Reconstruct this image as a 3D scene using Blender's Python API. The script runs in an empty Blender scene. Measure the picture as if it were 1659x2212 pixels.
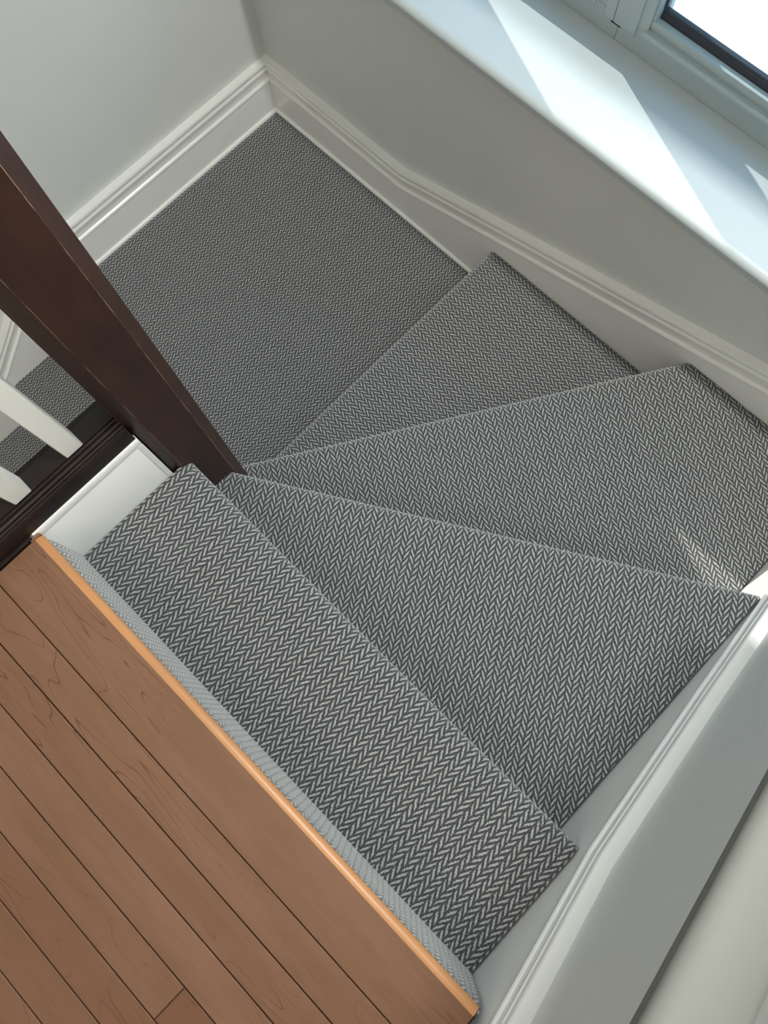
import bpy, math, random
from mathutils import Vector, Matrix

random.seed(7)
scene = bpy.context.scene
COL = scene.collection

# ------------------------------------------------------------------ camera
# world: X runs along the window wall, Y points out through the window, Z up; the landing carpet is z = 0
W_PX, H_PX, F_PX = 1659.0, 2212.0, 1637.89
CAM_POS = Vector((1.67507, -1.08141, 2.17218))
C_RIGHT = Vector((0.71380718, 0.69956931, -0.03289502))
C_DOWN = Vector((0.67387008, -0.69885977, -0.23977934))
C_FWD = Vector((-0.19073127, 0.14898924, -0.97026996))
cam_data = bpy.data.cameras.new('camera')
cam = bpy.data.objects.new('camera', cam_data)
COL.objects.link(cam)
m = Matrix.Identity(4)
for i in range(3):
    m[i][0] = C_RIGHT[i]
    m[i][1] = -C_DOWN[i]
    m[i][2] = -C_FWD[i]
    m[i][3] = CAM_POS[i]
cam.matrix_world = m
cam_data.sensor_fit = 'VERTICAL'
cam_data.sensor_height = 36.0
cam_data.sensor_width = 27.0
cam_data.lens = F_PX / H_PX * 36.0
cam_data.clip_start = 0.02
cam_data.clip_end = 300
scene.camera = cam

# ------------------------------------------------------------------ world, sun, added fill lights, exposure
world = bpy.data.worlds.new('sky')
scene.world = world
world.use_nodes = True
wn = world.node_tree.nodes
wl = world.node_tree.links
wn.clear()
w_out = wn.new('ShaderNodeOutputWorld')
w_bg = wn.new('ShaderNodeBackground')
w_bg.inputs['Color'].default_value = (0.35, 0.66, 1.0, 1)
w_bg.inputs['Strength'].default_value = 1.65
wl.new(w_bg.outputs[0], w_out.inputs[0])

sun_data = bpy.data.lights.new('sun', 'SUN')
sun_data.energy = 5.0
sun_data.color = (1.0, 0.95, 0.86)
sun_data.angle = math.radians(0.53)
sun = bpy.data.objects.new('sun', sun_data)
COL.objects.link(sun)
SUN_DIR = Vector((2.38, -1.0, -1.38)).normalized()
sun.rotation_euler = SUN_DIR.to_track_quat('-Z', 'Y').to_euler()

lamp_data = bpy.data.lights.new('hall_fill_light', 'AREA')  # added warm fill over the upper hall, out of view
lamp_data.shape = 'DISK'
lamp_data.size = 0.9
lamp_data.energy = 10.5
lamp_data.color = (1.0, 0.85, 0.68)
lamp = bpy.data.objects.new('hall_fill_light', lamp_data)
COL.objects.link(lamp)
lamp.location = (1.40, -2.25, 3.30)

low_data = bpy.data.lights.new('lower_fill_light', 'POINT')  # unseen point light added to brighten the lower flight
low_data.shadow_soft_size = 0.12
low_data.energy = 2.6
low_data.color = (1.0, 0.86, 0.70)
low = bpy.data.objects.new('lower_fill_light', low_data)
COL.objects.link(low)
low.location = (0.50, -2.10, 0.35)

# added area light, out of view above the window, brightening treads and side faces
wash_data = bpy.data.lights.new('stairwell_fill_light', 'AREA')
wash_data.shape = 'RECTANGLE'
wash_data.size = 0.45
wash_data.size_y = 0.12
wash_data.energy = 40.0
wash_data.color = (0.97, 1.0, 0.965)
wash = bpy.data.objects.new('stairwell_fill_light', wash_data)
COL.objects.link(wash)
wash.location = (1.79, -0.09, 2.85)
wash.rotation_euler = Vector((0, -0.32, -0.95)).to_track_quat('-Z', 'Y').to_euler()

scene.view_settings.view_transform = 'Standard'
scene.view_settings.look = 'None'
scene.view_settings.gamma = 1.0
scene.view_settings.use_curve_mapping = False
scene.view_settings.exposure = 0.2
cy = scene.cycles
cy.use_denoising = True
cy.max_bounces = 14
cy.diffuse_bounces = 9
cy.transparent_max_bounces = 12
cy.sample_clamp_indirect = 6.0
cy.caustics_reflective = False
cy.caustics_refractive = False

# ------------------------------------------------------------------ helpers
def tag(o, label=None, cat=None, group=None, kind=None):
    if label: o['label'] = label
    if cat: o['category'] = cat
    if group: o['group'] = group
    if kind: o['kind'] = kind
    return o

def empty(name, loc=(0, 0, 0), parent=None):
    o = bpy.data.objects.new(name, None)
    COL.objects.link(o)
    o.location = loc
    o.empty_display_size = 0.1
    if parent:
        o.parent = parent
    return o

def link_mesh(name, verts, faces, mat, parent=None, uvs=None, smooth=None, mats=None, fmat=None):
    me = bpy.data.meshes.new(name)
    me.from_pydata([tuple(v) for v in verts], [], faces)
    if mats:
        for mm in mats: me.materials.append(mm)
    else:
        me.materials.append(mat)
    if fmat:
        for p, k in zip(me.polygons, fmat): p.material_index = k
    if uvs:
        lay = me.uv_layers.new(name='UVMap')
        for lp in me.loops:
            lay.data[lp.index].uv = uvs[lp.vertex_index]
    if smooth is not None:
        for p in me.polygons: p.use_smooth = True
        if smooth > 0:
            me.set_sharp_from_angle(angle=math.radians(smooth))
    me.validate()
    me.update()
    o = bpy.data.objects.new(name, me)
    COL.objects.link(o)
    if parent:
        o.parent = parent
        o.matrix_parent_inverse = Matrix.Translation(-Vector(parent.location))
    return o

def box_data(x0, x1, y0, y1, z0, z1):
    v = [(x0, y0, z0), (x1, y0, z0), (x1, y1, z0), (x0, y1, z0), (x0, y0, z1), (x1, y0, z1), (x1, y1, z1), (x0, y1, z1)]
    f = [(0, 3, 2, 1), (4, 5, 6, 7), (0, 1, 5, 4), (1, 2, 6, 5), (2, 3, 7, 6), (3, 0, 4, 7)]
    return v, f

def box(name, x0, x1, y0, y1, z0, z1, mat, parent=None, bevel=0.0, segs=2):
    v, f = box_data(x0, x1, y0, y1, z0, z1)
    o = link_mesh(name, v, f, mat, parent)
    if bevel:
        add_bevel(o, bevel, segs)
    return o

def add_bevel(o, w, segs=2):
    b = o.modifiers.new('bevel', 'BEVEL')
    b.width = w
    b.segments = segs
    b.limit_method = 'ANGLE'
    b.angle_limit = math.radians(35)
    b.harden_normals = False
    for p in o.data.polygons: p.use_smooth = True
    o.data.set_sharp_from_angle(angle=math.radians(40))

def sweep(name, prof, path, place, mat, parent=None, smooth=30, close=True):
    """prof: list of 2-D points (closed loop), path: list of station values; place(station, p) -> xyz"""
    n = len(prof)
    verts, faces = [], []
    for s in path:
        for p in prof: verts.append(place(s, p))
    for i in range(len(path) - 1):
        for j in range(n):
            k = (j + 1) % n
            faces.append((i * n + j, i * n + k, (i + 1) * n + k, (i + 1) * n + j))
    faces.append(tuple(range(n - 1, -1, -1)))
    faces.append(tuple((len(path) - 1) * n + j for j in range(n)))
    o = link_mesh(name, verts, faces, mat, parent, smooth=smooth)
    fix_normals(o)
    return o

def fix_normals(o):
    import bmesh
    bm = bmesh.new()
    bm.from_mesh(o.data)
    bmesh.ops.recalc_face_normals(bm, faces=bm.faces)
    bm.to_mesh(o.data)
    bm.free()

# ------------------------------------------------------------------ materials
class NT:
    def __init__(self, name):
        self.m = bpy.data.materials.new(name)
        self.m.use_nodes = True
        self.t = self.m.node_tree
        self.n = self.t.nodes
        self.bsdf = self.n['Principled BSDF']
    def new(self, kind, **kw):
        nd = self.n.new(kind)
        for k, v in kw.items(): setattr(nd, k, v)
        return nd
    def link(self, a, b): self.t.links.new(a, b)
    def put(self, sock, val):
        if isinstance(val, (int, float)): sock.default_value = val
        elif isinstance(val, tuple): sock.default_value = val
        else: self.link(val, sock)
    def math(self, op, a, b=0.0, c=0.0, clamp=False):
        nd = self.new('ShaderNodeMath', operation=op, use_clamp=clamp)
        self.put(nd.inputs[0], a); self.put(nd.inputs[1], b); self.put(nd.inputs[2], c)
        return nd.outputs[0]
    def smooth(self, x, lo, hi, a=0.0, b=1.0):
        nd = self.new('ShaderNodeMapRange', interpolation_type='SMOOTHSTEP')
        self.put(nd.inputs['Value'], x)
        for k, v in (('From Min', lo), ('From Max', hi), ('To Min', a), ('To Max', b)): self.put(nd.inputs[k], v)
        return nd.outputs[0]
    def noise(self, vec, scale, detail=2.0, rough=0.5, dist=0.0, col=False):
        nd = self.new('ShaderNodeTexNoise')
        if vec is not None: self.link(vec, nd.inputs['Vector'])
        nd.inputs['Scale'].default_value = scale
        nd.inputs['Detail'].default_value = detail
        nd.inputs['Roughness'].default_value = rough
        nd.inputs['Distortion'].default_value = dist
        return nd.outputs['Color'] if col else nd.outputs['Fac']
    def mix(self, fac, a, b):
        nd = self.new('ShaderNodeMix', data_type='RGBA')
        self.put(nd.inputs['Factor'], fac)
        self.put(nd.inputs[6], a); self.put(nd.inputs[7], b)
        return nd.outputs[2]
    def bump(self, h, strength, dist):
        nd = self.new('ShaderNodeBump')
        nd.inputs['Strength'].default_value = strength
        nd.inputs['Distance'].default_value = dist
        self.link(h, nd.inputs['Height'])
        self.link(nd.outputs[0], self.bsdf.inputs['Normal'])
    def obj(self): return self.new('ShaderNodeTexCoord').outputs['Object']

def rgba(r, g, b): return (r, g, b, 1.0)

def paint(name, c, rough=0.5, var=0.03, bump=0.0, scale=60, spec=0.5):
    t = NT(name)
    co = t.obj()
    n = t.noise(co, 3.0, 3, 0.6)
    f = t.smooth(n, 0.3, 0.7)
    t.link(t.mix(f, rgba(*[x * (1 - var) for x in c]), rgba(*[min(1, x * (1 + var)) for x in c])), t.bsdf.inputs['Base Color'])
    t.bsdf.inputs['Roughness'].default_value = rough
    t.bsdf.inputs['Specular IOR Level'].default_value = spec
    if bump:
        t.bump(t.noise(co, scale, 3, 0.6), bump, 0.002)
    return t.m

M_WALL = paint('wall_paint', (0.685, 0.695, 0.68), 0.75, 0.015, 0.15, 140, 0.3)
M_CEIL = paint('ceiling_paint', (0.88, 0.88, 0.86), 0.85, 0.01)
M_TRIM = paint('trim_gloss_white', (0.89, 0.89, 0.87), 0.28, 0.015, 0.05, 35)
M_BAL = paint('baluster_white', (0.88, 0.875, 0.83), 0.35, 0.015)
M_SILL = paint('sill_shaded_white', (0.50, 0.545, 0.56), 0.42, 0.02, 0.08, 50)  # white sill paint, darkened with bluish shade put into the colour
M_FRAME = paint('window_frame_shaded_white', (0.40, 0.47, 0.48), 0.4, 0.03)  # white frame paint with its blue shade mixed into the colour
M_GASKET = paint('glazing_gasket', (0.035, 0.037, 0.05), 0.4, 0.05)
M_SLOT = paint('slot_dark', (0.02, 0.018, 0.016), 0.8, 0.05)
M_SUB = paint('subfloor_dark', (0.03, 0.018, 0.012), 0.9, 0.1)
M_RAIL = paint('handrail_paint', (0.21, 0.207, 0.19), 0.75, 0.02, 0.0, 60, 0.2)

def carpet_material():
    t = NT('herringbone_carpet')
    uv = t.new('ShaderNodeTexCoord').outputs['UV']
    # fibre jitter so that the strokes have ragged, tufted edges
    jn = t.noise(uv, 420.0, 2, 0.6, col=True)
    sub = t.new('ShaderNodeVectorMath', operation='SUBTRACT'); t.link(jn, sub.inputs[0]); sub.inputs[1].default_value = (0.5, 0.5, 0.5)
    sc = t.new('ShaderNodeVectorMath', operation='SCALE'); t.link(sub.outputs[0], sc.inputs[0]); sc.inputs['Scale'].default_value = 0.0056
    jn2 = t.noise(uv, 22.0, 1, 0.5, col=True)
    sub2 = t.new('ShaderNodeVectorMath', operation='SUBTRACT'); t.link(jn2, sub2.inputs[0]); sub2.inputs[1].default_value = (0.5, 0.5, 0.5)
    sc2 = t.new('ShaderNodeVectorMath', operation='SCALE'); t.link(sub2.outputs[0], sc2.inputs[0]); sc2.inputs['Scale'].default_value = 0.006
    ad = t.new('ShaderNodeVectorMath', operation='ADD'); t.link(uv, ad.inputs[0]); t.link(sc.outputs[0], ad.inputs[1])
    ad2 = t.new('ShaderNodeVectorMath', operation='ADD'); t.link(ad.outputs[0], ad2.inputs[0]); t.link(sc2.outputs[0], ad2.inputs[1])
    sp = t.new('ShaderNodeSeparateXYZ'); t.link(ad2.outputs[0], sp.inputs[0])
    a = t.math('DIVIDE', sp.outputs[0], 0.0125)
    ci = t.math('FLOOR', a)
    fa = t.math('SUBTRACT', t.math('SUBTRACT', a, ci), 0.5)
    odd = t.math('FLOORED_MODULO', ci, 2.0)
    sgn = t.math('MULTIPLY_ADD', odd, -2.0, 1.0)
    ph = t.math('DIVIDE', sp.outputs[1], 0.0153)
    ph = t.math('MULTIPLY_ADD', t.math('MULTIPLY', fa, sgn), -1.40, ph)
    ph = t.math('MULTIPLY_ADD', odd, 0.5, ph)
    st = t.math('FRACT', ph)
    tri = t.math('MULTIPLY', t.math('ABSOLUTE', t.math('SUBTRACT', st, 0.5)), 2.0)
    stroke = t.smooth(tri, 0.34, 0.56, 1.0, 0.0)
    edge = t.smooth(t.math('ABSOLUTE', fa), 0.31, 0.44, 1.0, 0.0)
    lit = t.math('MULTIPLY', stroke, edge)
    mpf = t.new('ShaderNodeMapping'); mpf.inputs['Scale'].default_value = (1.5, 0.75, 1.0); t.link(uv, mpf.inputs['Vector'])
    fib = t.noise(mpf.outputs[0], 760.0, 2, 0.75)
    fibv = t.smooth(fib, 0.32, 0.68, 0.45, 1.55)
    tuft = t.smooth(t.noise(mpf.outputs[0], 330.0, 1, 0.5), 0.45, 0.75)
    darkc = t.mix(t.math('MULTIPLY', tuft, 0.35), rgba(0.046, 0.049, 0.056), rgba(0.20, 0.20, 0.20))
    col = t.mix(lit, darkc, rgba(0.385, 0.385, 0.373))
    mul = t.new('ShaderNodeMix', data_type='RGBA', blend_type='MULTIPLY')
    mul.inputs['Factor'].default_value = 1.0
    t.link(col, mul.inputs[6])
    comb = t.new('ShaderNodeCombineColor')
    for k in range(3): t.link(fibv, comb.inputs[k])
    t.link(comb.outputs[0], mul.inputs[7])
    t.link(mul.outputs[2], t.bsdf.inputs['Base Color'])
    t.bsdf.inputs['Roughness'].default_value = 1.0
    t.bsdf.inputs['Specular IOR Level'].default_value = 0.1
    t.bsdf.inputs['Sheen Weight'].default_value = 0.52
    t.bsdf.inputs['Sheen Roughness'].default_value = 0.5
    h = t.math('MULTIPLY_ADD', lit, 0.6, t.math('MULTIPLY', fib, 0.8))
    t.bump(h, 0.55, 0.0022)
    return t.m
M_CARPET = carpet_material()

def maple_material():
    t = NT('stained_maple')
    co = t.obj()
    oi = t.new('ShaderNodeObjectInfo')
    rnd = oi.outputs['Random']
    # shift the grain per plank
    off = t.new('ShaderNodeCombineXYZ')
    t.link(t.math('MULTIPLY', rnd, 37.0), off.inputs[0]); t.link(t.math('MULTIPLY', rnd, 11.0), off.inputs[1]); t.link(t.math('MULTIPLY', rnd, 5.0), off.inputs[2])
    ad = t.new('ShaderNodeVectorMath', operation='ADD'); t.link(co, ad.inputs[0]); t.link(off.outputs[0], ad.inputs[1])
    mp = t.new('ShaderNodeMapping'); mp.inputs['Scale'].default_value = (3.0, 16.0, 16.0); t.link(ad.outputs[0], mp.inputs['Vector'])
    v = mp.outputs[0]
    field = t.noise(v, 0.8, 2, 0.55, 0.4)
    rings = t.math('FRACT', t.math('MULTIPLY', field, 13.0))
    line = t.smooth(t.math('ABSOLUTE', t.math('SUBTRACT', rings, 0.5)), 0.0, 0.07, 1.0, 0.0)
    mask = t.smooth(t.noise(v, 0.55, 1, 0.5), 0.47, 0.62)
    fleck = t.smooth(t.noise(v, 7.0, 3, 0.7), 0.66, 0.78)
    mp2 = t.new('ShaderNodeMapping'); mp2.inputs['Scale'].default_value = (8.0, 420.0, 420.0); t.link(ad.outputs[0], mp2.inputs['Vector'])
    fine = t.noise(mp2.outputs[0], 1.0, 3, 0.7)
    broad = t.smooth(t.noise(v, 1.4, 3, 0.6), 0.3, 0.72)
    c1 = t.mix(rnd, rgba(0.172, 0.078, 0.044), rgba(0.228, 0.118, 0.074))
    c2 = t.mix(broad, rgba(0.150, 0.076, 0.036), c1)
    c2 = t.mix(0.55, c1, c2)
    dark = rgba(0.087, 0.033, 0.017)
    c3 = t.mix(t.math('MULTIPLY', t.math('MULTIPLY', line, mask), 0.72), c2, dark)
    c3 = t.mix(t.math('MULTIPLY', fleck, 0.30), c3, dark)
    c3 = t.mix(t.smooth(fine, 0.35, 0.75, 0.0, 0.16), c3, dark)
    t.link(c3, t.bsdf.inputs['Base Color'])
    t.bsdf.inputs['Roughness'].default_value = 0.55
    t.bsdf.inputs['Specular IOR Level'].default_value = 0.3
    t.bump(fine, 0.05, 0.001)
    return t.m
M_MAPLE = maple_material()
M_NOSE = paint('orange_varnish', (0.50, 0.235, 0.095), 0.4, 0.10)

def dark_wood(name, c=(0.025, 0.0095, 0.0068), c2=(0.041, 0.0155, 0.0098), rough=0.42):
    t = NT(name)
    co = t.obj()
    mp = t.new('ShaderNodeMapping'); mp.inputs['Scale'].default_value = (30, 30, 4.0); t.link(co, mp.inputs['Vector'])
    n = t.noise(mp.outputs[0], 1.0, 4, 0.65)
    n2 = t.noise(co, 14.0, 3, 0.6)
    col = t.mix(t.smooth(t.math('MULTIPLY_ADD', n, 0.5, t.math('MULTIPLY', n2, 0.5)), 0.35, 0.65), rgba(*c), rgba(*c2))
    t.link(col, t.bsdf.inputs['Base Color'])
    t.bsdf.inputs['Roughness'].default_value = rough
    t.bsdf.inputs['Specular IOR Level'].default_value = 0.35
    t.bump(t.noise(co, 220.0, 2, 0.5), 0.06, 0.001)
    return t.m
M_DARK = dark_wood('espresso_wood')
M_SHOE = dark_wood('espresso_rail', (0.009, 0.0055, 0.005), (0.016, 0.009, 0.008), 0.36)

def worn_edge():
    t = NT('worn_corner')
    co = t.obj()
    mp = t.new('ShaderNodeMapping'); mp.inputs['Scale'].default_value = (20, 20, 9.0); t.link(co, mp.inputs['Vector'])
    n = t.noise(mp.outputs[0], 1.4, 4, 0.7)
    f = t.smooth(n, 0.40, 0.52)
    t.link(t.mix(f, rgba(0.035, 0.018, 0.013), rgba(0.24, 0.135, 0.085)), t.bsdf.inputs['Base Color'])
    t.bsdf.inputs['Roughness'].default_value = 0.6
    return t.m
M_WORN = worn_edge()

def glass_material():
    t = NT('window_glass')
    tr = t.new('ShaderNodeBsdfTransparent')
    tr.inputs['Color'].default_value = (0.95, 0.97, 0.96, 1)
    gl = t.new('ShaderNodeBsdfGlossy')
    gl.inputs['Roughness'].default_value = 0.02
    mx = t.new('ShaderNodeMixShader')
    mx.inputs[0].default_value = 0.06
    t.link(tr.outputs[0], mx.inputs[1]); t.link(gl.outputs[0], mx.inputs[2])
    t.link(mx.outputs[0], t.n['Material Output'].inputs['Surface'])
    return t.m
M_GLASS = glass_material()

def snow_material():
    t = NT('snow')
    co = t.obj()
    n = t.noise(co, 1.3, 4, 0.65)
    f = t.smooth(n, 0.62, 0.68)
    t.link(t.mix(f, rgba(0.90, 0.90, 0.88), rgba(0.16, 0.15, 0.18)), t.bsdf.inputs['Base Color'])
    t.bsdf.inputs['Roughness'].default_value = 0.9
    return t.m
M_SNOW = snow_material()

# ------------------------------------------------------------------ dimensions
R = 0.19                      # rise of one step
X_L, X_R = -0.025, 2.076      # wall faces
Y_B = 0.025                   # window wall face
F_L, F_R, F_B = -0.0075, 2.056, 0.0075   # skirting faces
Z_FLOOR = 5 * R
Z_CEIL = 3.35
Y_END = -4.2
NEWEL_C = (0.9885, -1.036)
NEWEL_H = 0.0615
CHAMF = 0.0235
Y_NOSE = -1.320               # upper floor nosing, outer edge

# ------------------------------------------------------------------ the setting: walls, ceiling, ground
def struct(o):
    o['kind'] = 'structure'
    return o

struct(box('wall_left', X_L - 0.14, X_L, Y_END, 0.287, -1.1, Z_CEIL, M_WALL))
struct(box('wall_right', X_R, X_R + 0.14, Y_END, 0.287, -1.1, Z_CEIL, M_WALL))
struct(box('wall_front', X_L, X_R, Y_END - 0.14, Y_END, -1.1, Z_CEIL, M_WALL))
struct(box('ceiling', X_L - 0.14, X_R + 0.14, Y_END - 0.14, 0.287, Z_CEIL, Z_CEIL + 0.1, M_CEIL))

WX0, WX1, WZ0, WZ1 = 0.275, 1.81, 0.800, 1.60      # rough opening of the window
def wall_with_hole():
    x0, x1, z0, z1 = X_L, X_R, -1.1, Z_CEIL
    v = []
    for y in (Y_B, 0.287):
        v += [(x0, y, z0), (x1, y, z0), (x1, y, z1), (x0, y, z1), (WX0, y, WZ0), (WX1, y, WZ0), (WX1, y, WZ1), (WX0, y, WZ1)]
    f = []
    for o, flip in ((0, False), (8, True)):
        for a in range(4):
            b = (a + 1) % 4
            q = (o + a, o + b, o + 4 + b, o + 4 + a)
            f.append(q[::-1] if flip else q)
    for a in range(4):
        b = (a + 1) % 4
        f.append((4 + a, 4 + b, 12 + b, 12 + a))
        f.append((b, a, 8 + a, 8 + b))
    o = link_mesh('wall_back', v, f, M_WALL)
    return struct(o)
wall_with_hole()
# wall that closes the stairwell below the upper floor
struct(box('wall_stairwell', 0.945, 1.03, -3.2, -1.10, -1.1, 0.925, M_TRIM))
struct(box('floor_lower', X_L - 0.14, X_R + 0.14, Y_END - 0.14, 0.287, -1.2, -1.1, M_SUB))
struct(box('wall_stairwell_end', X_L, 1.03, -3.4, -3.2, -1.1, 0.925, M_WALL))

gv = []
N = 24
gf = []
for j in range(N + 1):
    for i in range(N + 1):
        x = -60 + 122 * i / N
        y = 0.34 + 90 * (j / N) ** 2
        gv.append((x, y, -2.6 + 0.12 * math.sin(x * 0.7) * math.cos(y * 0.5)))
for j in range(N):
    for i in range(N):
        a = j * (N + 1) + i
        gf.append((a, a + 1, a + N + 2, a + N + 1))
g = link_mesh('snowy_ground', gv, gf, M_SNOW, smooth=0)
struct(g)

# ------------------------------------------------------------------ skirting boards (baseboards)
D_FLAT = 0.0175
MOULD = [(D_FLAT, 0.0), (0.0215, 0.003), (0.0225, 0.007), (0.0205, 0.0115), (0.0160, 0.0150), (0.0150, 0.024),
         (0.0165, 0.036), (0.0200, 0.045), (0.0240, 0.050), (0.0245, 0.056), (0.0215, 0.0605), (0.0205, 0.064), (0.0235, 0.068), (0.0250, 0.074),
         (0.0245, 0.080), (0.0230, 0.083), (0.0, 0.083)]

def skirting(name, path, wallfn, zbot, mat=M_TRIM):
    """path: (s, z of the moulding's lower edge); wallfn(s, d) -> (x, y); zbot: bottom of the board (number or per station)"""
    n = len(MOULD) + 2
    verts, faces = [], []
    for k, (s, z) in enumerate(path):
        zb = zbot[k] if isinstance(zbot, (list, tuple)) else zbot
        pts = [(0.0, zb), (D_FLAT, zb)] + [(d, z + h) for d, h in MOULD]
        for d, h in pts:
            x, y = wallfn(s, d)
            verts.append((x, y, h))
    for i in range(len(path) - 1):
        for j in range(n):
            k = (j + 1) % n
            faces.append((i * n + j, i * n + k, (i + 1) * n + k, (i + 1) * n + j))
    faces.append(tuple(range(n)))
    faces.append(tuple(reversed([(len(path) - 1) * n + j for j in range(n)])))
    o = link_mesh(name, verts, faces, mat, smooth=25)
    fix_normals(o)
    return struct(o)

left_fn = lambda s, d: (X_L + d, s)
back_fn = lambda s, d: (s, Y_B - d)
right_fn = lambda s, d: (X_R - d, s)
def mitre_left(s, d):   # first station sits in the corner with the window wall
    return (X_L + d, Y_B - d) if s > 0 else (X_L + d, s)
def mitre_back(s, d):
    if s <= 0: return (X_L + d, Y_B - d)
    if s >= X_R: return (X_R - d, Y_B - d)
    return (s, Y_B - d)
def mitre_right(s, d):
    return (X_R - d, Y_B - d) if s > 0 else (X_R - d, s)
bl = skirting('baseboard_left', [(0.02, 0.126), (-0.975, 0.126), (-1.80, 0.126 - 0.825 * 0.88)], mitre_left, [-0.03, -0.25, -0.99])
bb = skirting('baseboard_back', [(0.0, 0.126), (0.588, 0.126), (1.00, 0.2495), (1.60, 0.4225), (X_R, 0.556)], mitre_back, -0.05)
br = skirting('baseboard_right', [(0.02, 0.545), (-0.35, 0.552), (-0.695, 0.667), (-1.045, 0.802), (-1.47, 1.09), (Y_END + 0.001, 1.09)], mitre_right, 0.1)

SHOE = [(0.0, 0.0), (0.0075, 0.0), (0.0078, 0.006), (0.0060, 0.0105), (0.0025, 0.0125), (0.0, 0.0128)]
def shoe(name, parent, fn, stations):
    verts, faces = [], []
    n = len(SHOE)
    for s in stations:
        for d, h in SHOE:
            x, y = fn(s, D_FLAT + d)
            verts.append((x, y, h))
    for i in range(len(stations) - 1):
        for j in range(n):
            k = (j + 1) % n
            faces.append((i * n + j, i * n + k, (i + 1) * n + k, (i + 1) * n + j))
    faces.append(tuple(range(n)))
    faces.append(tuple(reversed([(len(stations) - 1) * n + j for j in range(n)])))
    o = link_mesh(name, verts, faces, M_TRIM, parent, smooth=40)
    fix_normals(o)
shoe('shoe_moulding', bl, mitre_left, [0.02, -1.03])
shoe('shoe_moulding', bb, mitre_back, [0.0, 0.975])

# ------------------------------------------------------------------ window
wa = tag(empty('window_1', (0.65, 0.21, WZ0)), kind='structure')
wb = tag(empty('window_2', (1.43, 0.21, WZ0)), kind='structure')
Z_SILL = 0.83
FY0, FY1 = 0.206, 0.286
Z_TOP = 1.54
def light(root, xa, xb, fa, fb):
    # outer frame: stiles, head and bottom rail of one light
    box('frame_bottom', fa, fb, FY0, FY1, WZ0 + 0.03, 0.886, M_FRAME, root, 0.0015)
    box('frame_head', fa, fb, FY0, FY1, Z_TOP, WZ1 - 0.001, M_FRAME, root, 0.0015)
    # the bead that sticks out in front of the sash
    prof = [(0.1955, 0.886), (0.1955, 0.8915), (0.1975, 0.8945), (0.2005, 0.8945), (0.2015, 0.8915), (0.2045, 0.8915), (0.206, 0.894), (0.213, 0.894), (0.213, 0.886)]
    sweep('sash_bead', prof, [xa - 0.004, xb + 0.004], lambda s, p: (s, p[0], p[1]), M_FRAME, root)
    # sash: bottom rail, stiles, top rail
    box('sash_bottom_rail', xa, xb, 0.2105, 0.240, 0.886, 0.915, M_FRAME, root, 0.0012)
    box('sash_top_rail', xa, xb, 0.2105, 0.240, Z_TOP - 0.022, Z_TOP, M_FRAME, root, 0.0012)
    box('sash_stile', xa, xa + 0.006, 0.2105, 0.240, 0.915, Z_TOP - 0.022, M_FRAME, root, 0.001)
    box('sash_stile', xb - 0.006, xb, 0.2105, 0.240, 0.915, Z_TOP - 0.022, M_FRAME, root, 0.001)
    # dark gasket around the pane
    ga, gb = xa + 0.006, xb - 0.006
    prof = [(0.226, 0.915), (0.226, 0.921), (0.2285, 0.9225), (0.2285, 0.927), (0.231, 0.9285), (0.231, 0.9335), (0.240, 0.9345), (0.240, 0.915)]
    sweep('gasket', prof, [ga, gb], lambda s, p: (s, p[0], p[1]), M_GASKET, root)
    box('gasket', ga, ga + 0.006, 0.228, 0.240, 0.9345, Z_TOP - 0.022, M_GASKET, root)
    box('gasket', gb - 0.006, gb, 0.228, 0.240, 0.9345, Z_TOP - 0.022, M_GASKET, root)
    box('pane', ga + 0.004, gb - 0.004, 0.2335, 0.2375, 0.93, Z_TOP - 0.02, M_GLASS, root)
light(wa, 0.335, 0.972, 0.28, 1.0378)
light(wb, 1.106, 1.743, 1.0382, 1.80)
# stiles of the frame; the one between the two lights carries a cover board
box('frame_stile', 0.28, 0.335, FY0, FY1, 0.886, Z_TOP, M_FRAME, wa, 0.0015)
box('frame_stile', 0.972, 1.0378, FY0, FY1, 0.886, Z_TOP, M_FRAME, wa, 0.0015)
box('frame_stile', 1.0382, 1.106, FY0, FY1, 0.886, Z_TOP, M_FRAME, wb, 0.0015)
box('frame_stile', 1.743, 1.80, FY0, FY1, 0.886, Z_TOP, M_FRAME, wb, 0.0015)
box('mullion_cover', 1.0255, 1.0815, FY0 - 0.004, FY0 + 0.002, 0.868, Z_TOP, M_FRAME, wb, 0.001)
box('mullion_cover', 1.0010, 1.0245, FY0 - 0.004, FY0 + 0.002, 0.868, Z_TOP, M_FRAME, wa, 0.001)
box('drain_slot', 1.020, 1.046, FY0 - 0.0045, FY0 + 0.001, 0.8662, 0.8678, M_SLOT, wb)
box('drain_slot', 1.046, 1.0815, FY0 - 0.0012, FY0 + 0.001, 0.8664, 0.8676, M_SLOT, wb)
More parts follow.
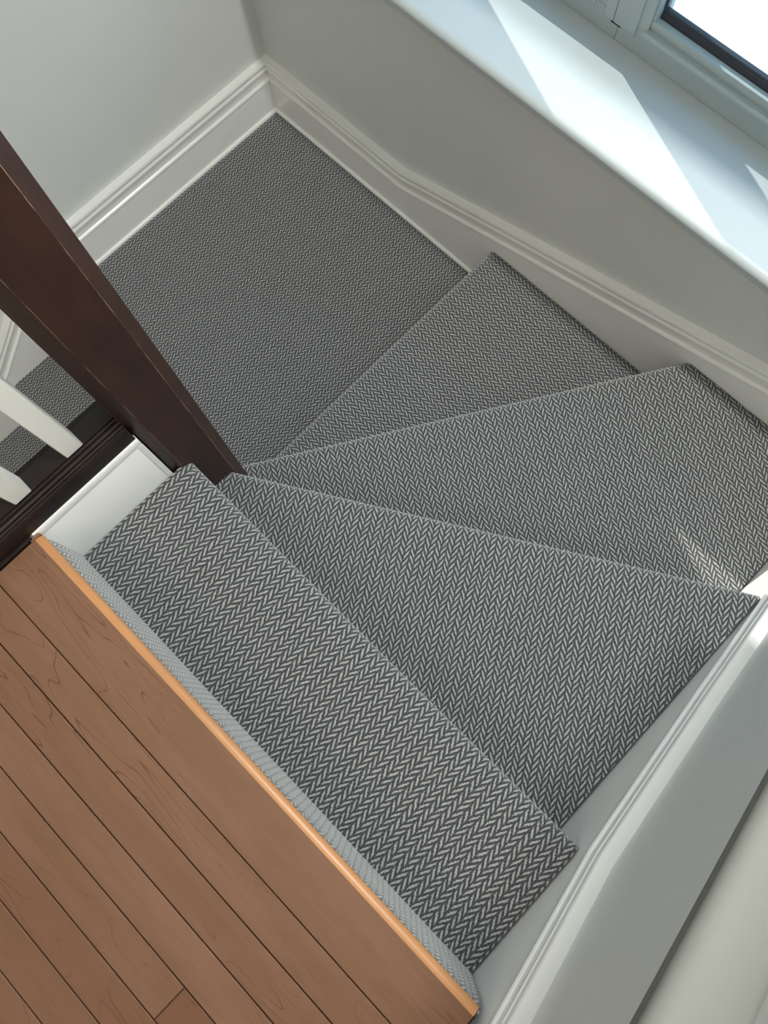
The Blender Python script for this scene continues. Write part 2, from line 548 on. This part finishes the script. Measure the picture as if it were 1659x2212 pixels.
# interior sill with a rounded nose and a moulded edge beneath
SP = [(FY0 + 0.004, Z_SILL), (-0.012, Z_SILL)]
for k in range(1, 8):
    a = math.pi / 2 * k / 7
    SP.append((-0.012 - 0.018 * math.sin(a), Z_SILL - 0.016 + 0.016 * math.cos(a)))
SP += [(-0.0295, Z_SILL - 0.019), (-0.027, Z_SILL - 0.0215), (-0.027, Z_SILL - 0.034), (-0.022, Z_SILL - 0.040), (0.022, Z_SILL - 0.040), (Y_B - 0.0005, Z_SILL - 0.030), (FY0 + 0.004, Z_SILL - 0.030)]
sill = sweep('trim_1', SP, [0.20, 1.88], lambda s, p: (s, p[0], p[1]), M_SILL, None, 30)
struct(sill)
for root_, xa, xb in ((wa, 0.335, 0.972), (wb, 1.106, 1.743)):
    pd = bpy.data.lights.new('daylight_portal', 'AREA')
    pd.shape = 'RECTANGLE'
    pd.size = xb - xa
    pd.size_y = Z_TOP - 0.89
    pd.cycles.is_portal = True
    po = bpy.data.objects.new('daylight_portal', pd)
    COL.objects.link(po)
    po.location = ((xa + xb) / 2, FY1 + 0.02, (Z_TOP + 0.89) / 2)
    po.rotation_euler = Vector((0, -1, 0)).to_track_quat('-Z', 'Y').to_euler()

# ------------------------------------------------------------------ the carpeted staircase
stair = tag(empty('staircase', (1.0, -0.6, 0.0)),
            'winding staircase carpeted in grey and white herringbone, turning around the dark post', 'staircase')

def clip_interval(p, t, planes):
    """t-range of the line p + s*t inside all half planes (a, b, c): a*x + b*y <= c"""
    lo, hi = -1e9, 1e9
    for a, b, c in planes:
        den = a * t[0] + b * t[1]
        num = c - (a * p[0] + b * p[1])
        if abs(den) < 1e-9:
            if num < -1e-9: return None
            continue
        s = num / den
        if den > 0: hi = min(hi, s)
        else: lo = max(lo, s)
    return (lo, hi) if hi > lo + 1e-6 else None

def poly_vertices(planes):
    out = []
    for i in range(len(planes)):
        for j in range(i):
            a1, b1, c1 = planes[i]; a2, b2, c2 = planes[j]
            d = a1 * b2 - a2 * b1
            if abs(d) < 1e-9: continue
            x = (c1 * b2 - c2 * b1) / d; y = (a1 * c2 - a2 * c1) / d
            if all(a * x + b * y <= c + 1e-7 for a, b, c in planes): out.append((x, y))
    return out

def nose_profile(z_top, z_bot, rad=0.0195, setback=0.020):
    """(n, z) from the foot of the riser up and around the nosing; n grows into the tread"""
    pts = [(setback, z_bot), (setback, z_bot + 0.4 * (z_top - 2 * rad - z_bot)), (setback, z_top - 2.6 * rad), (setback - 0.004, z_top - 2.15 * rad)]
    for k in range(9):
        a = math.radians(-60 + 150 * k / 8)
        pts.append((rad - rad * math.cos(a), z_top - rad + rad * math.sin(a)))
    return pts

def carpet_step(name, p0, t, nrm, z_top, z_bot, planes, parent, label=None, voff=0.0, sag=0.0):
    """p0: point on the nosing line, t: along it, nrm: into the tread; planes clip the tread in plan"""
    prof = nose_profile(z_top, z_bot)
    rows = []
    vlen = 0.0
    prev = None
    for n, z in prof:
        if prev: vlen += math.hypot(n - prev[0], z - prev[1])
        prev = (n, z)
        rows.append((n, z, vlen))
    n_last = prof[-1][0]
    vs = poly_vertices(planes)
    ns = sorted({round((x - p0[0]) * nrm[0] + (y - p0[1]) * nrm[1], 5) for x, y in vs})
    n_max = ns[-1]
    cand = [n for n in ns if n > n_last + 0.002]
    k = n_last + 0.05
    while k < n_max:
        cand.append(k); k += 0.05
    cand = sorted(cand)
    for n in cand:
        rows.append((min(n, n_max - 1e-5), z_top, vlen + n - n_last))
    NC = 25
    verts, uvs, faces = [], [], []
    kept = 0
    for n, z, v in rows:
        p = (p0[0] + nrm[0] * n, p0[1] + nrm[1] * n)
        rg = clip_interval(p, t, planes)
        if rg is None: continue
        lo, hi = rg
        for c in range(NC):
            s = lo + (hi - lo) * c / (NC - 1)
            w = math.sin(math.pi * c / (NC - 1))
            dn = sag * w if n < 0.03 else 0.0
            verts.append((p[0] + t[0] * s + nrm[0] * dn, p[1] + t[1] * s + nrm[1] * dn, z))
            uvs.append((s, v + voff))
        kept += 1
    for i in range(kept - 1):
        for c in range(NC - 1):
            a = i * NC + c
            faces.append((a, a + 1, a + NC + 1, a + NC))
    o = link_mesh(name, verts, faces, M_CARPET, parent, uvs, smooth=60)
    # give the face-up side the right orientation
    if o.data.polygons[len(faces) - 1].normal.z < 0:
        o.data.flip_normals()
    if label: o['label'] = label
    return o

def unit(a):
    d = math.hypot(*a)
    return (a[0] / d, a[1] / d)
def plane_through(p, nrm):       # keeps the side that nrm points away from: nrm.x <= nrm.p
    return (nrm[0], nrm[1], nrm[0] * p[0] + nrm[1] * p[1])

PL_R = (1.0, 0.0, F_R - 0.0015)
PL_B = (0.0, 1.0, F_B - 0.0015)
# nosing lines
L1 = ((0.9565, -0.45), unit((0.0, 1.0)), (1.0, 0.0))
d2 = unit((1.5893 - 0.9970, 0.009 + 0.9225)); L2 = ((1.2860, -0.4840), d2, (d2[1], -d2[0]))
d3 = unit((2.0436 - 1.0979, -0.4141 + 0.9675)); L3 = ((1.5920, -0.6845), d3, (d3[1], -d3[0]))
L4 = ((1.5, -1.0550), (1.0, 0.0), (0.0, -1.0))
def behind(L, gap):               # stop the tread a little behind the next riser
    p, t, n = L
    q = (p[0] + n[0] * gap, p[1] + n[1] * gap)
    return plane_through(q, n)
PL_IN = lambda x: (-1.0, 0.0, -x)
PL_Y = lambda y: (0.0, -1.0, -y)
carpet_step('winder_step', *L1, 1 * R, -0.02, [PL_B, PL_R, PL_Y(-0.972), behind(L2, 0.024)], stair, 'lowest winder step, narrow wedge rising from the landing', 0.0)
carpet_step('winder_step', *L2, 2 * R, 0.17, [PL_B, PL_R, PL_IN(0.975), PL_Y(-0.990), behind(L3, 0.024)], stair, 'middle winder step reaching into the corner below the window', 0.006)
carpet_step('winder_step', *L3, 3 * R, 0.36, [PL_R, PL_B, PL_IN(1.046), behind(L4, 0.024)], stair, 'top winder step, widest against the right wall', 0.003)
carpet_step('straight_step', *L4, 4 * R, 0.55, [PL_R, PL_IN(1.0445), PL_Y(-1.332), (0, 1.0, -0.9)], stair, 'straight uppermost step below the wooden floor', 0.004, 0.003)

# riser under the wooden nosing, carpet bulging slightly
RZ = [(-1.3285, 0.745), (-1.3275, 0.765), (-1.3260, 0.80), (-1.3245, 0.84), (-1.3232, 0.875), (-1.3235, 0.905), (-1.3262, 0.922), (-1.332, 0.931)]
NX = 41
rv, ru, rf = [], [], []
vacc = 0.0
for i, (y, z) in enumerate(RZ):
    if i: vacc += math.hypot(y - RZ[i - 1][0], z - RZ[i - 1][1])
    for c in range(NX):
        x = 1.0445 + (2.0535 - 1.0445) * c / (NX - 1)
        w = 0.0016 * math.sin(x * 31.0 + 1.3 * math.sin(x * 17)) * (i / (len(RZ) - 1))
        rv.append((x, y + w, z)); ru.append((x, vacc + 0.002))
for i in range(len(RZ) - 1):
    for c in range(NX - 1):
        a = i * NX + c
        rf.append((a, a + NX, a + NX + 1, a + 1))
o = link_mesh('top_riser', rv, rf, M_CARPET, stair, ru, smooth=60)
if sum(p.normal.y for p in o.data.polygons) < 0: o.data.flip_normals()
o['label'] = 'pale carpeted riser under the rounded wooden nosing'

# the landing, its edge rolling over into the lower flight
L0 = ((0.5, -1.05), (1.0, 0.0), (0.0, 1.0))
carpet_step('landing', *L0, 0.0, -0.20, [(1, 0, 0.98), (-1, 0, 0.0003), (0, 1, -0.0003)], stair, 'square carpeted landing in the corner between the two skirting boards', 0.011)
for k in range(1, 4):
    yk = -1.05 - 0.235 * k
    carpet_step('lower_step', (0.5, yk), (1.0, 0.0), (0.0, 1.0), -R * k, -R * (k + 1) - 0.01, [(1, 0, 0.944), (-1, 0, 0.007), (0, 1, yk + 0.235 + 0.028), (0, -1, -yk + 0.0)], stair,
                'carpeted step of the lower flight seen between the white balusters', 0.004 * k)

# white inner string board between post and wooden nosing
SB = [(1.0405, 0.735), (1.0430, 0.735), (1.0430, 0.9345), (1.0427, 0.9350), (1.0438, 0.9358), (1.0444, 0.9400), (1.0443, 0.9470), (1.0436, 0.9530), (1.0420, 0.9568), (1.0395, 0.9585), (1.0310, 0.9585), (1.0310, 0.735)]
sb = sweep('inner_string_board', SB, [-1.0960, -1.3300], lambda s, p: (p[0], s, p[1]), M_TRIM, stair, 35)
sb['label'] = 'short white string board between the dark post and the wooden nosing'
box('string_batten', 1.0425, 1.0440, -1.1065, -1.0965, 0.765, 0.935, M_TRIM, stair, 0.001)

# ------------------------------------------------------------------ upper floor of narrow planks
floor = box('floor', 1.047, 2.050, Y_END, -1.335, Z_FLOOR - 0.045, Z_FLOOR - 0.012, M_SUB)
struct(floor)
struct(box('floor_hall', X_L, 1.047, Y_END, -3.2, Z_FLOOR - 0.045, Z_FLOOR, M_MAPLE))

def plank(xa, xb, ya, yb):
    cx, cyy = (xa + xb) / 2, (ya + yb) / 2
    bv = 0.0011
    v, f = [], []
    for dz, ins in ((-0.011, 0.0), (-bv, 0.0), (0.0, bv)):
        for x, y in ((xa + ins, ya + ins), (xb - ins, ya + ins), (xb - ins, yb - ins), (xa + ins, yb - ins)):
            v.append((x - cx, y - cyy, dz))
    for r in range(2):
        for a in range(4):
            b = (a + 1) % 4
            f.append((4 * r + a, 4 * r + b, 4 * r + 4 + b, 4 * r + 4 + a))
    f.append((8, 9, 10, 11)); f.append((3, 2, 1, 0))
    o = link_mesh('plank', v, f, M_MAPLE)
    o.location = (cx, cyy, Z_FLOOR)
    o.parent = floor
    return o
y = -1.4235
k = 0
PITCH = 0.0595
ends = {0: [], 1: [], 2: [], 3: [1.7235], 4: [], 5: [1.22], 6: [1.80], 7: [1.35], 8: [1.62], 9: [1.2]}
while y - PITCH > -2.75:
    xs = [1.048] + ends.get(k, [1.15 + 0.8 * random.random()]) + [2.050]
    for a, b in zip(xs[:-1], xs[1:]):
        plank(a + 0.0004, b - 0.0004, y - PITCH + 0.0009, y - 0.0009)
    y -= PITCH; k += 1
plank(1.0484, 2.0496, Y_END + 0.001, y - 0.001)
# the wide nosing board at the head of the stairs
NP = [(-1.4228, Z_FLOOR - 0.012), (-1.4228, Z_FLOOR - 0.001), (-1.4218, Z_FLOOR), (-1.3335, Z_FLOOR)]
for q in range(1, 10):
    a = math.pi * q / 10
    NP.append((-1.3335 + 0.0135 * math.sin(a), Z_FLOOR - 0.0105 + 0.0105 * math.cos(a)))
NP += [(-1.3345, Z_FLOOR - 0.021), (-1.345, Z_FLOOR - 0.021), (-1.345, Z_FLOOR - 0.012)]
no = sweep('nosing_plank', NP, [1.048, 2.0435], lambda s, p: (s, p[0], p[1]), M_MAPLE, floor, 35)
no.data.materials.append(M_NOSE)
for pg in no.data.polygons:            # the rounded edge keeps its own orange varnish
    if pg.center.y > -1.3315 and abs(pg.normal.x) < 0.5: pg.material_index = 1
no['label'] = 'wide front plank with a rounded orange nosing'
# small return piece of the nosing that laps onto the dark base rail
link_mesh('nosing_return', [(1.0485, -1.3395, Z_FLOOR + 0.003), (1.0485, -1.3215, Z_FLOOR + 0.001), (1.022, -1.3195, Z_FLOOR + 0.012), (1.026, -1.3300, Z_FLOOR + 0.011),
                            (1.0485, -1.3395, Z_FLOOR - 0.008), (1.0485, -1.3215, Z_FLOOR - 0.008), (1.022, -1.3195, Z_FLOOR - 0.004), (1.026, -1.3300, Z_FLOOR - 0.004)],
          [(0, 1, 2, 3), (7, 6, 5, 4), (0, 4, 5, 1), (1, 5, 6, 2), (2, 6, 7, 3), (3, 7, 4, 0)], M_MAPLE, floor)

# ------------------------------------------------------------------ balustrade: post, base rail, balusters, handrail
bal = tag(empty('balustrade', (NEWEL_C[0], NEWEL_C[1], 0.0)),
          'dark brown stair post with base rail and white square balusters beside the lower flight', 'balustrade')

def newel():
    cx, cyy = NEWEL_C
    h, c, e = NEWEL_H, CHAMF, 0.0006
    corners = [(h, -h + c), (h, h - c), (h - c, h), (-h + c, h), (-h, h - c), (-h, -h + c), (-h + c, -h), (h - c, -h)]
    ring = []
    for i, p in enumerate(corners):
        q0 = corners[i - 1]; q1 = corners[(i + 1) % 8]
        a = unit((q0[0] - p[0], q0[1] - p[1])); b = unit((q1[0] - p[0], q1[1] - p[1]))
        ring.append((p[0] + a[0] * e, p[1] + a[1] * e)); ring.append((p[0] + b[0] * e, p[1] + b[1] * e))
    zs = [-0.35 + 2.35 * i / 40 for i in range(41)]
    n = 16
    v = [(cx + x, cyy + yy, z) for z in zs for x, yy in ring]
    f, fm = [], []
    for i in range(len(zs) - 1):
        for j in range(n):
            k2 = (j + 1) % n
            f.append((i * n + j, i * n + k2, (i + 1) * n + k2, (i + 1) * n + j))
            fm.append(1 if j % 2 == 0 else 0)
    f.append(tuple(range(n - 1, -1, -1))); fm.append(0)
    f.append(tuple((len(zs) - 1) * n + j for j in range(n))); fm.append(0)
    o = link_mesh('newel_post', v, f, None, bal, mats=[M_DARK, M_WORN], fmat=fm)
    o['label'] = 'dark brown chamfered post with pale worn corners'
    cap = sweep('post_cap', [(-0.075, 2.0), (0.075, 2.0), (0.075, 2.02), (0.06, 2.035), (0.0, 2.05), (-0.06, 2.035), (-0.075, 2.02)], [-0.075, 0.075],
                lambda s, p: (cx + p[0], cyy + s, p[1]), M_DARK, bal, 35)
newel()

# base rail: flat cap board with a moulded shoe on top
Y0B, Y1B = -1.0975, -3.2
box('cap_board', 0.9312, 1.0300, Y1B, Y0B, 0.925, 0.9512, M_SHOE, bal, 0.0015)
box('base_trim', 1.0300, 1.0465, Y1B, -1.3345, 0.925, 0.9590, M_SHOE, bal, 0.001)
BP = [(0.9600, 0.9512), (0.9620, 0.972), (0.9690, 0.990), (0.9705, 0.9985), (0.9770, 1.0), (1.0060, 1.0), (1.0075, 0.9965), (1.0105, 0.9945), (1.0145, 0.9975), (1.0185, 1.0),
      (1.0225, 0.9985), (1.0240, 0.9945), (1.0270, 0.9930), (1.0310, 0.9965), (1.0350, 0.9965), (1.0385, 0.9920), (1.0403, 0.9850), (1.0405, 0.9587), (1.0300, 0.9587), (1.0300, 0.9512)]
sweep('base_rail', BP, [Y0B, Y1B], lambda s, p: (p[0], s, p[1]), M_SHOE, bal, 25)
bv_, bf_ = box_data(-0.0175, 0.0175, -0.0175, 0.0175, 0.0, 0.86)
first = None
for i in range(8):
    yb = -1.1815 - 0.1105 * i
    if first is None:
        first = link_mesh('baluster', bv_, bf_, M_BAL)
        add_bevel(first, 0.0018, 2)
        b = first
    else:
        b = first.copy(); COL.objects.link(b)
    b.parent = bal
    b.location = Vector((0.9885, yb, 0.9985)) - Vector(bal.location)
HP = [(-0.03, 1.855), (0.03, 1.855), (0.034, 1.875), (0.034, 1.892), (0.02, 1.905), (-0.02, 1.905), (-0.034, 1.892), (-0.034, 1.875)]
sweep('handrail', HP, [Y0B, Y1B], lambda s, p: (0.9885 + p[0], s, p[1]), M_DARK, bal, 35)

# ------------------------------------------------------------------ painted handrail on the right wall, close to the camera
wr = tag(empty('wall_handrail', (2.02, -1.0, 1.44)), 'broad pale painted handrail running up the right wall', 'handrail')
WP = [(1.986, -0.056), (1.981, -0.048), (1.9800, -0.039), (1.9825, -0.035), (1.9805, -0.031), (1.9750, -0.025), (1.9740, -0.017), (1.9760, -0.009), (1.9810, -0.003), (1.9880, 0.0), (1.9960, 0.0005),
      (2.0080, -0.0015), (2.0220, -0.006), (2.0360, -0.0125), (2.0480, -0.020), (2.0570, -0.028), (2.0600, -0.036), (2.0570, -0.044), (2.0540, -0.056)]
def rail_z(s): return 1.468 + (-1.034 - s) * 0.43
sweep('rail', WP, [-0.45, -1.75], lambda s, p: (p[0], s, rail_z(s) + p[1]), M_RAIL, wr, 40)
for yb in (-0.62, -1.55):
    v, f = box_data(2.0, X_R - 0.0005, yb - 0.012, yb + 0.012, rail_z(yb) - 0.075, rail_z(yb) - 0.051)
    add_bevel(link_mesh('bracket', v, f, M_RAIL, wr), 0.004)

# ------------------------------------------------------------------ unseen fixtures added around two of the fill lights
wl_ = tag(empty('added_wall_fixture', (1.79, -0.06, 2.87)), 'unseen slim fixture added for the fill light above the window', 'lamp')
v, f = box_data(1.56, 2.02, -0.155, -0.02, 2.866, 2.896)
add_bevel(link_mesh('added_housing', v, f, M_TRIM, wl_), 0.004)
v, f = box_data(1.70, 1.88, -0.02, Y_B - 0.0005, 2.855, 2.905)
add_bevel(link_mesh('added_plate', v, f, M_TRIM, wl_), 0.003)
cl_ = tag(empty('added_ceiling_fixture', (1.40, -2.25, 3.35)), 'unseen round fixture added for the fill light over the upper hall', 'lamp')
ring = [(0.0, 3.349), (0.50, 3.349), (0.50, 3.33), (0.485, 3.312), (0.0, 3.312)]
rv2, rf2 = [], []
NS = 32
for q in range(NS):
    a = 2 * math.pi * q / NS
    for rr, zz in ring[1:4]: rv2.append((1.40 + rr * math.cos(a), -2.25 + rr * math.sin(a), zz))
for q in range(NS):
    b = (q + 1) % NS
    for j2 in range(2): rf2.append((q * 3 + j2, b * 3 + j2, b * 3 + j2 + 1, q * 3 + j2 + 1))
rf2.append(tuple(q * 3 + 2 for q in range(NS)))
rf2.append(tuple(q * 3 for q in reversed(range(NS))))
fix_normals(link_mesh('added_housing', rv2, rf2, M_TRIM, cl_))
